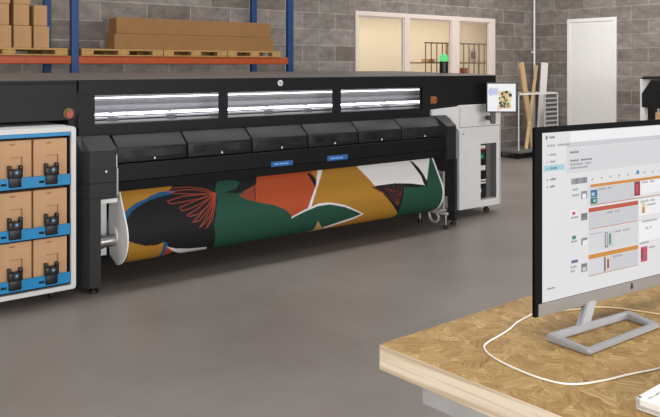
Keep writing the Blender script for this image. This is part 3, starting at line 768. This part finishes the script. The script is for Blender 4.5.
# ================================================================== INK CABINET
ic = thing('ink_cabinet', 'white and blue wheeled cabinet holding cardboard ink boxes, left of printer', 'cabinet', (1.74, 5.7, 0))
IY = 5.40
b = BM()
def frame_ring(b, x0, x1, z0, z1, w, y0, y1, r):
    def rr(x0, x1, z0, z1, r, n=6):
        P = []
        for cx, cz, a in ((x1-r, z1-r, 0), (x0+r, z1-r, 90), (x0+r, z0+r, 180), (x1-r, z0+r, 270)):
            for k in range(n+1):
                t = math.radians(a+90*k/n); P.append((cx+r*math.cos(t), cz+r*math.sin(t)))
        return P
    A = rr(x0, x1, z0, z1, r); Bq = rr(x0+w, x1-w, z0+w*.9, z1-w, r*.45)
    t = bmesh.new(); n = len(A)
    vs = [[t.verts.new((p[0], y, p[1])) for p in L] for L in (A, Bq) for y in (y0, y1)]
    for i in range(n):
        j = (i+1) % n
        t.faces.new([vs[0][i], vs[0][j], vs[2][j], vs[2][i]]); t.faces.new([vs[1][i], vs[1][j], vs[3][j], vs[3][i]])
        t.faces.new([vs[0][i], vs[0][j], vs[1][j], vs[1][i]]); t.faces.new([vs[2][i], vs[2][j], vs[3][j], vs[3][i]])
    bmesh.ops.recalc_face_normals(t, faces=t.faces)
    merge(b, t)
frame_ring(b, 1.435, 2.012, .074, 1.222, .034, IY-.012, 6.1, .022)
obj('frame', b, M_cabf, ic, smooth=True)
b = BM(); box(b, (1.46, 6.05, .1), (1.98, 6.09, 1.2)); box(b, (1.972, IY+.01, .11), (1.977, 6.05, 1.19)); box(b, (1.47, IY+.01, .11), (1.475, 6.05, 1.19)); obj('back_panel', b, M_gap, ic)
b = BM(); box(b, (1.474, IY, 1.160), (1.974, IY+.012, 1.194)); box(b, (1.474, IY+.012, 1.18), (1.974, 6.04, 1.19)); obj('top_strip', b, M_blue, ic)
SZ = [.816, .464, .122]
for z in SZ:
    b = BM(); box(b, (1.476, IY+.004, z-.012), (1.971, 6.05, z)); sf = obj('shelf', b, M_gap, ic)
    b = BM(); box(b, (1.474, IY-.004, z-.002), (1.974, IY+.008, z+.074), .002); st = obj('shelf_strip', b, M_blue, sf)
    for x in (1.50, 1.752):
        b = BM(); box(b, (x+.005, IY-.006, z+.026), (x+.040, IY-.0035, z+.042)); obj('strip_tag', b, M_gap, sf)
for x, y in ((1.88, 5.52), (1.88, 6.0), (1.52, 5.52), (1.52, 6.0)):
    b = BM(); cyl(b, (x-.015, y, .026), (x+.015, y, .026), .026, bev=.004, mi=0); box(b, (x-.02, y-.015, .03), (x+.02, y+.02, .068), .003); obj('caster', b, M_leg, ic, smooth=True)
def ink_box(x0, z0):
    t = thing('ink_box', '', 'box', (x0, IY+.02, z0))
    y = IY+.022; w = .232; h = .326
    b = BM(); box(b, (x0, y, z0+.001), (x0+w, y+.5, z0+h), .004); obj('carton', b, M_ink, t)
    b = BM()
    box(b, (x0+.078, y-.0012, z0+.05), (x0+.162, y+.001, z0+.212), 0, 0)
    box(b, (x0+.160, y-.0016, z0+.05), (x0+.170, y+.001, z0+.215), 0, 1); box(b, (x0+.085, y-.0016, z0+.208), (x0+.165, y+.001, z0+.212), 0, 1)
    obj('cut_flap', b, [M_ink, M_inkd], t)
    b = BM()
    for k in range(3): box(b, (x0+.085+k*.013, y-.001, z0+.296-(k % 2)*.003), (x0+.096+k*.013, y+.001, z0+.303))
    obj('printed_mark', b, M_inkd, t)
    b = BM()                                   # black tap: body, spout and two lugs
    yt = IY-.012
    box(b, (x0+.072, yt-.012, z0+.012), (x0+.152, yt+.034, z0+.085), .006)
    box(b, (x0+.066, yt-.02, z0+.075), (x0+.160, yt+.034, z0+.135), .010)
    for sx in (.066, .140): box(b, (x0+sx, yt-.012, z0+.125), (x0+sx+.022, yt+.034, z0+.160), .006)
    cyl(b, (x0+.112, yt-.035, z0+.115), (x0+.112, yt, z0+.115), .026, bev=.004)
    tp = obj('tap', b, M_black, t, smooth=True)
    b = BM(); cyl(b, (x0+.112, yt-.038, z0+.117), (x0+.112, yt-.035, z0+.117), .010); obj('tap_button', b, mat('tap_blue', (120, 165, 205), .4), tp)
    return t
first = None
rows = ['top', 'middle', 'bottom']
for r, z in enumerate(SZ):
    for c, x in enumerate((1.483, 1.728)):
        lab = 'brown cardboard ink box with black tap, %s shelf, %s column of the white cabinet' % (rows[r], ['left', 'right'][c])
        if first is None: first = ink_box(x, z); first['label'] = lab; first['group'] = 'ink boxes in the cabinet'; f0 = (x, z)
        else: dup(first, (x, IY+.02, z), lab, 'ink boxes in the cabinet')

# ================================================================== OFFCUT TROLLEY AND BOARDS IN THE CORNER
tr = thing('offcut_trolley', 'low wheeled white trolley with slatted side in the wall corner', 'trolley', (11.75, 8.75, 0))
TX0, TX1, TY0, TY1 = 11.08, 12.26, 8.5, 9.08
b = BM(); box(b, (TX0, TY0, .10), (TX1, TY1, .15), .01); obj('base', b, M_recess, tr)
b = BM(); box(b, (TX0, TY0, 1.135), (TX1, TY0+.025, 1.165), .004); box(b, (TX0, TY1-.025, 1.135), (TX1, TY1, 1.165), .004); box(b, (TX0, TY0, 1.135), (TX0+.025, TY1, 1.165), .004); box(b, (TX1-.025, TY0, 1.135), (TX1, TY1, 1.165), .004); obj('top_rail', b, M_white, tr)
for x in (TX0, TX1-.025):
    for y in (TY0, TY1-.025):
        b = BM(); box(b, (x, y, .15), (x+.014, y+.014, 1.136)); obj('upright', b, M_white, tr)
b = BM()
for k in range(11): box(b, (11.86, TY0+.002, .22+k*.082), (12.235, TY0+.02, .248+k*.082), .003)
box(b, (11.84, TY0, .15), (11.865, TY0+.024, 1.135))
obj('slatted_side', b, M_cabs, tr)
b = BM(); box(b, (11.87, TY0+.03, .15), (12.23, TY0+.04, 1.12)); obj('side_lining', b, M_recess, tr)
for x in (TX0+.1, TX1-.1):
    for y in (TY0+.08, TY1-.08):
        b = BM(); cyl(b, (x-.02, y, .045), (x+.02, y, .045), .045, bev=.005); box(b, (x-.028, y-.02, .05), (x+.028, y+.02, .102)); obj('caster', b, M_leg, tr, smooth=True)
def lean(name, p0, p1, w, d, m, label, cat, group=None):
    p0, p1 = Vector(p0), Vector(p1); dv = p1-p0
    b = BM(); t = bmesh.new(); bmesh.ops.create_cube(t, size=1.0)
    L = dv.length
    bmesh.ops.transform(t, matrix=Matrix.Diagonal((w, d, L, 1)), verts=t.verts)
    bmesh.ops.bevel(t, geom=list(t.edges), offset=.003, segments=1, affect='EDGES')
    zx = dv.normalized(); xx = Vector((0.78, -.62, 0)); xx = (xx-zx*xx.dot(zx)).normalized(); yy = zx.cross(xx)
    R = Matrix((xx, yy, zx)).transposed().to_4x4()
    merge(b, t, 0, Matrix.Translation((p0+p1)/2) @ R)
    o = obj(name, b, m); tag(o, label, cat, group)
g = 'timber standing in the corner trolley'
lean('wooden_plank', (11.76, 8.70, .155), (11.55, 8.80, 1.72), .085, .03, M_plank, 'pale wooden plank in the trolley, the widest one tilting to the left', 'plank', g)
lean('wooden_plank', (11.91, 8.86, .155), (11.63, 8.92, 1.69), .05, .03, M_plank2, 'narrow pale plank just behind the wide left tilting plank', 'plank', g)
lean('wooden_plank', (11.42, 8.60, .155), (12.30, 9.02, 1.66), .06, .03, M_plank, 'wooden plank leaning to the right, crossing the left tilting plank', 'plank', g)
lean('white_board', (12.01, 8.75, .155), (12.32, 8.85, 1.71), .13, .05, M_board, 'thick white board standing upright in the trolley beside the planks', 'board')

# ================================================================== SECOND PLOTTER BY THE RIGHT WALL
pl = thing('desktop_plotter', 'smaller white plotter with black hood behind the computer monitor', 'printer', (10.9, 5.2, 0))
b = BM()
box(b, (10.42, 5.60, .62), (11.1, 5.86, 1.46), .01); box(b, (10.42, 4.2, .62), (11.1, 5.6, .98), .01); box(b, (10.55, 4.2, .98), (11.1, 5.6, 1.44), .01)
obj('plotter_body', b, M_cab, pl)
b = BM(); prism(b, [(5.80, 1.26), (5.665, 1.455), (4.2, 1.455), (4.2, 1.02), (5.80, 1.06)], 'x', 10.36, 10.56, .012); obj('hood', b, M_body, pl)
b = BM(); box(b, (10.345, 4.3, 1.16), (10.362, 5.55, 1.33), .006); obj('hood_window', b, M_black, pl)
b = BM(); prism(b, [(5.83, 1.462), (5.79, 1.505), (4.18, 1.52), (4.18, 1.462)], 'x', 10.38, 11.12, .006); obj('lid', b, mat('lid_brown', (52, 44, 42), .4), pl)
b = BM(); box(b, (10.36, 5.60, .1), (10.43, 5.71, 1.07), .008); obj('stand_leg', b, M_black, pl)
b = BM(); box(b, (10.39, 4.25, .1), (10.5, 4.37, 1.05), .008); obj('stand_leg', b, M_black, pl)
for y in (5.6, 4.25):
    b = BM(); box(b, (10.3, y+.02, .0), (11.15, y+.1, .1), .01); obj('stand_foot', b, M_black, pl)
b = BM(); box(b, (10.22, 4.3, .868), (10.425, 5.56, .885), .004); obj('front_tray', b, M_cab, pl)
t = thing('paper_box', 'small tan carton with black knob on the white plotter front', 'box', (10.30, 5.42, .886))
b = BM(); box(b, (10.25, 5.30, .886), (10.355, 5.535, 1.0), .006); obj('carton', b, M_card2, t)
b = BM(); cyl(b, (10.30, 5.47, 1.0), (10.30, 5.47, 1.035), .025, bev=.004); obj('knob', b, M_black, t)

# ================================================================== WORKBENCH
TH_ = 1.0
wr = math.radians(1.6)
wb = thing('workbench', 'chunky strand board workbench with pale layered edges in the foreground', 'workbench', (1.215, 1.331, 0), wr)
b = BM(); box(b, (0, -1.25, .9415), (2.2, 0, 1.0), .0015)
for f in b.faces: f.material_index = 0 if f.normal.z > .5 else 1
b.normal_update()
for f in b.faces: f.material_index = 0 if f.normal.z > .5 else 1
obj('tabletop', b, [M_osb, M_ply], wb)
b = BM(); box(b, (.018, -1.12, .896), (.05, -.118, .9412), .003); obj('apron', b, M_zinc, wb)
b = BM(); box(b, (2.13, -1.12, .90), (2.16, -.135, .9412), .003); obj('apron', b, M_zinc, wb)
b = BM(); box(b, (.3, -.22, .89), (1.9, -.18, .9412), .003); obj('apron', b, M_zinc, wb)
for x in (.05, 2.06):
    for y in (-1.10, -.46):
        b = BM(); box(b, (x, y, 0), (x+.07, y+.07, .9412), .004); obj('leg', b, M_zinc, wb)

# ================================================================== MONITOR
mon = thing('computer_monitor', 'thin black framed computer monitor showing a job schedule on the workbench', 'monitor', (1.532, 1.122, 1.0), math.radians(-5.2))
MW, MZ = .76, .05
b = BM()
box(b, (-.006, 0, MZ+.0), (MW, .011, MZ+.4535), .003); box(b, (.1, .02, MZ+.08), (MW-.1, .045, MZ+.36), .01)
obj('housing', b, M_bezel, mon)
b = BM(); box(b, (.004, -.0025, MZ+.001), (MW-.006, .004, MZ+.0315), .002); ch = obj('chin', b, M_chin, mon)
b = BM(); prism(b, [(.358, MZ+.012), (.366, MZ+.012), (.368, MZ+.017), (.362, MZ+.03), (.356, MZ+.017)], 'y', -.0035, -.002); obj('maker_mark', b, M_leg, ch)
# the screen with its window of lines, bars and thumbnails
UI = dict(bg=(226, 225, 226), panel=(214, 214, 217), cell=(202, 203, 208), hi=(166, 206, 216), text=(158, 160, 165), dark=(112, 114, 120), orange=(206, 136, 50), red=(190, 78, 52), teal=(38, 110, 100), blue=(44, 104, 150), dot=(48, 130, 170), grey=(140, 144, 150), magenta=(140, 40, 66), pink=(206, 62, 92), cream=(226, 204, 168), white=(240, 240, 241), brown=(176, 120, 78), navy=(90, 104, 130), green=(44, 128, 96))
uk = list(UI); um = [emit('screen_'+k, UI[k], .93) for k in uk]
b = BM()
def s(x0, x1, z0, z1, k, lay=1): box(b, (x0, -.0006-.0001*lay, MZ+min(z0, z1)), (x1, .0, MZ+max(z0, z1)), 0, uk.index(k))
def words(x, z, ws, k='text', h=.0045):
    for w in ws:
        n = max(1, int(w/.004)); 
        for i in range(n):
            hh = h*(1 if (i*7+int(x*1e4)) % 3 else 1.35)
            s(x+i*.004, x+i*.004+.003, z, z+hh, k, 3)
        x += w+.006
box(b, (.0184, -.0006, MZ+.0325), (MW-.018, .001, MZ+.4392), 0, 0)
s(.12, MW-.02, .411, .437, 'white', 1); s(.104, MW-.018, .399, .412, 'cell', 1); s(.104, MW-.018, .335, .397, 'panel', 1)
s(.0295, .036, .423, .432, 'dark', 2); words(.043, .425, [.022], 'dark')
words(.036, .405, [.03, .022]); words(.088, .405, [.028])
words(.034, .383, [.004, .026]); words(.034, .366, [.004, .02])
s(.022, .098, .3465, .3605, 'hi', 2); words(.034, .350, [.004, .028], 'dot')
words(.034, .3235, [.006, .02], 'dark'); words(.034, .306, [.006, .018], 'dark')
words(.1187, .384, [.034], 'dark'); words(.1187, .3635, [.034, .044], 'dark', .004); words(.1187, .354, [.05, .025]); words(.1187, .345, [.07])
s(.1224, .1833, .307, .3215, 'grey', 2)
for k in range(4): s(.126+k*.0145, .130+k*.0145, .307, .3215, 'dark' if k % 2 else 'text', 3)
for k in range(9): words(.2+k*.036, .312, [.008], 'text', .004)
s(.386, .396, .3125, .3225, 'dot', 4)
R0, R1, RE = .1885, .392, MW-.018
# row 1
s(.1955, RE, .2935, .301, 'orange', 3); s(R0-.004, R0+.006, .25, .30, 'panel', 2); s(.1955, .378, .25, .2925, 'cell', 2); s(.40, RE, .258, .2925, 'white', 2); s(.1955, RE, .2475, .2495, 'brown', 3)
s(.196, .2225, .268, .2865, 'blue', 3); s(.200, .212, .272, .28, 'hi', 4); s(.196, .2225, .2515, .2665, 'teal', 3); s(.207, .217, .256, .262, 'hi', 4); words(.228, .284, [.03, .016])
s(.3755, .4005, .255, .293, 'magenta', 4); s(.383, .392, .262, .286, 'pink', 5); words(.408, .286, [.03, .02])
words(.128, .291, [.02]); words(.126, .277, [.028]); s(.160, .1835, .268, .287, 'grey', 2); s(.165, .179, .269, .28, 'white', 3)
# row 2
s(R0, R1, .231, .242, 'red', 3); s(R0, R1, .19, .230, 'cell', 2); s(R1+.004, RE, .20, .243, 'white', 2); s(R0, R1, .1875, .1892, 'red', 3); words(.262, .221, [.026, .02]); s(.253, .26, .203, .213, 'cream', 3); words(.40, .235, [.04, .02])
s(.126, .138, .2315, .239, 'pink', 3); s(.120, .143, .228, .243, 'white', 2); words(.122, .2225, [.028]); s(.160, .1835, .214, .2315, 'dark', 3); s(.166, .178, .216, .221, 'grey', 4)
s(.406, .424, .206, .234, 'cream', 3); s(.411, .419, .206, .222, 'brown', 4); words(.43, .224, [.04])
# row 3
s(R0, R1, .128, .185, 'panel', 2); s(.252, .266, .134, .174, 'grey', 3); s(.266, .288, .134, .174, 'cell', 3); s(.270, .277, .14, .168, 'green', 4); s(.258, .262, .14, .172, 'panel', 4); words(.292, .168, [.03, .03]); s(R0, .25, .175, .1765, 'text', 3); s(R1+.004, RE, .13, .185, 'white', 2); words(.425, .162, [.012, .01]); words(.41, .181, [.07])
s(.126, .140, .171, .1795, 'green', 3); words(.122, .163, [.026]); s(.160, .1835, .153, .170, 'grey', 3); s(.166, .1835, .153, .163, 'white', 4)
# row 4
s(R0, R1, .113, .1242, 'orange', 3); s(R0, R1, .072, .112, 'cell', 2); s(R0, R1, .0700, .0715, 'brown', 3); s(R0, .245, .074, .111, 'panel', 3)
s(.252, .270, .074, .111, 'cream', 4); s(.250, .256, .074, .111, 'navy', 5); s(.262, .269, .080, .104, 'magenta', 5); words(.285, .104, [.04])
s(.404, .432, .076, .116, 'pink', 4); s(.404, .412, .082, .112, 'magenta', 5); s(.418, .425, .08, .10, 'dark', 5); words(.44, .108, [.03]); words(.40, .124, [.04])
s(.123, .1475, .112, .1195, 'navy', 3); words(.120, .100, [.024]); words(.120, .09, [.018]); s(.160, .1835, .085, .106, 'grey', 3); s(.165, .179, .087, .096, 'cell', 4); s(.163, .18, .098, .104, 'dark', 4)
words(.035, .061, [.03], 'dark', .003)
obj('screen', b, um, mon)
# neck and looped foot
b = BM()
t = bmesh.new()
for (x, y, z) in ((.112, -.036, .010), (.158, -.030, .010), (.158, -.016, .010), (.112, -.018, .010), (.245, .026, .10), (.285, .026, .10), (.285, .040, .10), (.245, .040, .10)): t.verts.new((x, y, z))
t.verts.ensure_lookup_table()
for f in ((0, 1, 2, 3), (4, 5, 6, 7), (0, 1, 5, 4), (1, 2, 6, 5), (2, 3, 7, 6), (3, 0, 4, 7)): t.faces.new([t.verts[i] for i in f])
bmesh.ops.recalc_face_normals(t, faces=t.faces); bmesh.ops.bevel(t, geom=list(t.edges), offset=.002, segments=2, affect='EDGES'); merge(b, t)
box(b, (.24, .026, .09), (.5, .05, .17), .004)
obj('stand_neck', b, M_silver, mon)
b = BM()
OUT = [(.006, -.021), (.012, -.139), (.312, -.117), (.325, -.020)]
INN = [(.028, -.035), (.031, -.120), (.290, -.101), (.296, -.034)]
t = bmesh.new(); lay = []
def rz(i, top): return (.012+(.006 if i in (0, 3) else 0)) if top else .0005
for L in (OUT, INN):
    lay.append([[t.verts.new((p[0], p[1], rz(i, tp))) for i, p in enumerate(L)] for tp in (0, 1)])
for i in range(4):
    j = (i+1) % 4
    o0, o1, n0, n1 = lay[0][0], lay[0][1], lay[1][0], lay[1][1]
    t.faces.new([o1[i], o1[j], n1[j], n1[i]]); t.faces.new([o0[i], n0[i], n0[j], o0[j]]); t.faces.new([o0[i], o0[j], o1[j], o1[i]]); t.faces.new([n0[i], n1[i], n1[j], n0[j]])
bmesh.ops.recalc_face_normals(t, faces=t.faces); bmesh.ops.bevel(t, geom=list(t.edges), offset=.003, segments=3, affect='EDGES'); merge(b, t)
obj('stand_foot', b, M_silver, mon, smooth=True)

# cables on the bench
zc = 1.0026
b = BM(); tube(b, [(1.72, 1.245, zc), (1.60, 1.225, zc), (1.53, 1.202, zc), (1.478, 1.189, zc), (1.42, 1.177, zc), (1.385, 1.160, zc), (1.357, 1.117, zc), (1.342, 1.053, zc), (1.339, .973, zc), (1.361, .917, zc), (1.422, .887, zc), (1.504, .867, zc), (1.584, .844, zc), (1.7, .825, zc), (1.85, .82, zc)], .0022)
tag(obj('white_cable', b, M_cable, smooth=True), 'thin white cable looping across the workbench in front of the monitor', 'cable')
b = BM(); tube(b, [(1.75, 1.205, zc), (1.80, 1.185, zc), (1.853, 1.164, zc), (1.893, 1.121, zc), (1.911, 1.074, zc), (1.928, 1.028, zc), (1.96, .96, zc), (2.02, .9, zc)], .0022)
tag(obj('cream_cable', b, mat('cream_cable', (214, 190, 150), .5), smooth=True), 'short cream cable on the workbench behind the monitor foot', 'cable')
# keyboard, only its corner in view
kb = thing('white_keyboard', 'white keyboard with raised rim at the bottom right corner', 'keyboard', (1.362, .775, 1.0), math.radians(2))
b = BM()
box(b, (.0, -.16, .0005), (.42, 0, .014), .003)
for (x0, x1, y0, y1) in ((0, .42, -.012, 0), (0, .012, -.16, 0), (.408, .42, -.16, 0), (0, .42, -.16, -.148)): box(b, (x0, y0, .001), (x1, y1, .0245), .003)
obj('case', b, M_white, kb)
for r in range(4):
    for k in range(12):
        b = BM(); x = .018+k*.0325; y = -.046-r*.0325
        box(b, (x, y, .013), (x+.028, y+.028, .021), .003); obj('key', b, M_cab, kb)

# ================================================================== LIGHT
def area(name, loc, size, power, rot=(0, 0, 0), color=(1, 1, 1), spread=180):
    l = bpy.data.lights.new(name, 'AREA'); l.shape = 'RECTANGLE'; l.size, l.size_y = size; l.energy = power; l.color = color; l.spread = math.radians(spread)
    o = bpy.data.objects.new(name, l); C.objects.link(o); o.location = loc; o.rotation_euler = rot
    return o
area('hall_skylight', (4.6, 6.0, 5.6), (9, 1.2), 165, color=(1, .985, .97), spread=150)
area('bench_fill', (1.8, 1.4, 5.2), (5, 2), 46, color=(1, .985, .97), spread=95)  # added overhead fill for the bench and the near floor
area('front_fill', (1.5, -4.7, 1.9), (9, 2.0), 720, rot=(math.radians(90), 0, 0), color=(1, .99, .98))  # added low fill behind the camera, brightens upright faces, no window there
area('side_fill', (-3.7, 2.0, 1.9), (5, 2.2), 110, rot=(math.radians(90), 0, math.radians(-90)), color=(1, .985, .97))  # added soft fill from the left for the bench edge, no window there
area('corner_fill', (10.1, 6.7, 4.2), (2.2, 2.2), 108, color=(1, .98, .96))  # added fill that brightens the door and the corner walls
area('far_room_lamp', (11, 10.9, 2.95), (6, 1.5), 92, color=(1, .97, .93))
w = bpy.data.worlds.new('hall_ambient'); bpy.context.scene.world = w; w.use_nodes = True
bg = w.node_tree.nodes['Background']; bg.inputs['Color'].default_value = (1, .985, .97, 1); bg.inputs['Strength'].default_value = .22

# ================================================================== CAMERA
cd = bpy.data.cameras.new('camera'); cam = bpy.data.objects.new('camera', cd); C.objects.link(cam)
cam.location = (0, 0, 1.65); cam.rotation_euler = (PI/2, 0, math.radians(51.267-90))
cd.sensor_fit = 'HORIZONTAL'; cd.sensor_width = 36; cd.lens = 42.0
cd.shift_y = -(208.5-66)/660; cd.clip_start = .05
scn = bpy.context.scene; scn.camera = cam
scn.view_settings.view_transform = 'Standard'; scn.view_settings.look = 'None'; scn.view_settings.gamma = 1.0; scn.view_settings.use_curve_mapping = False
scn.view_settings.exposure = 0.0
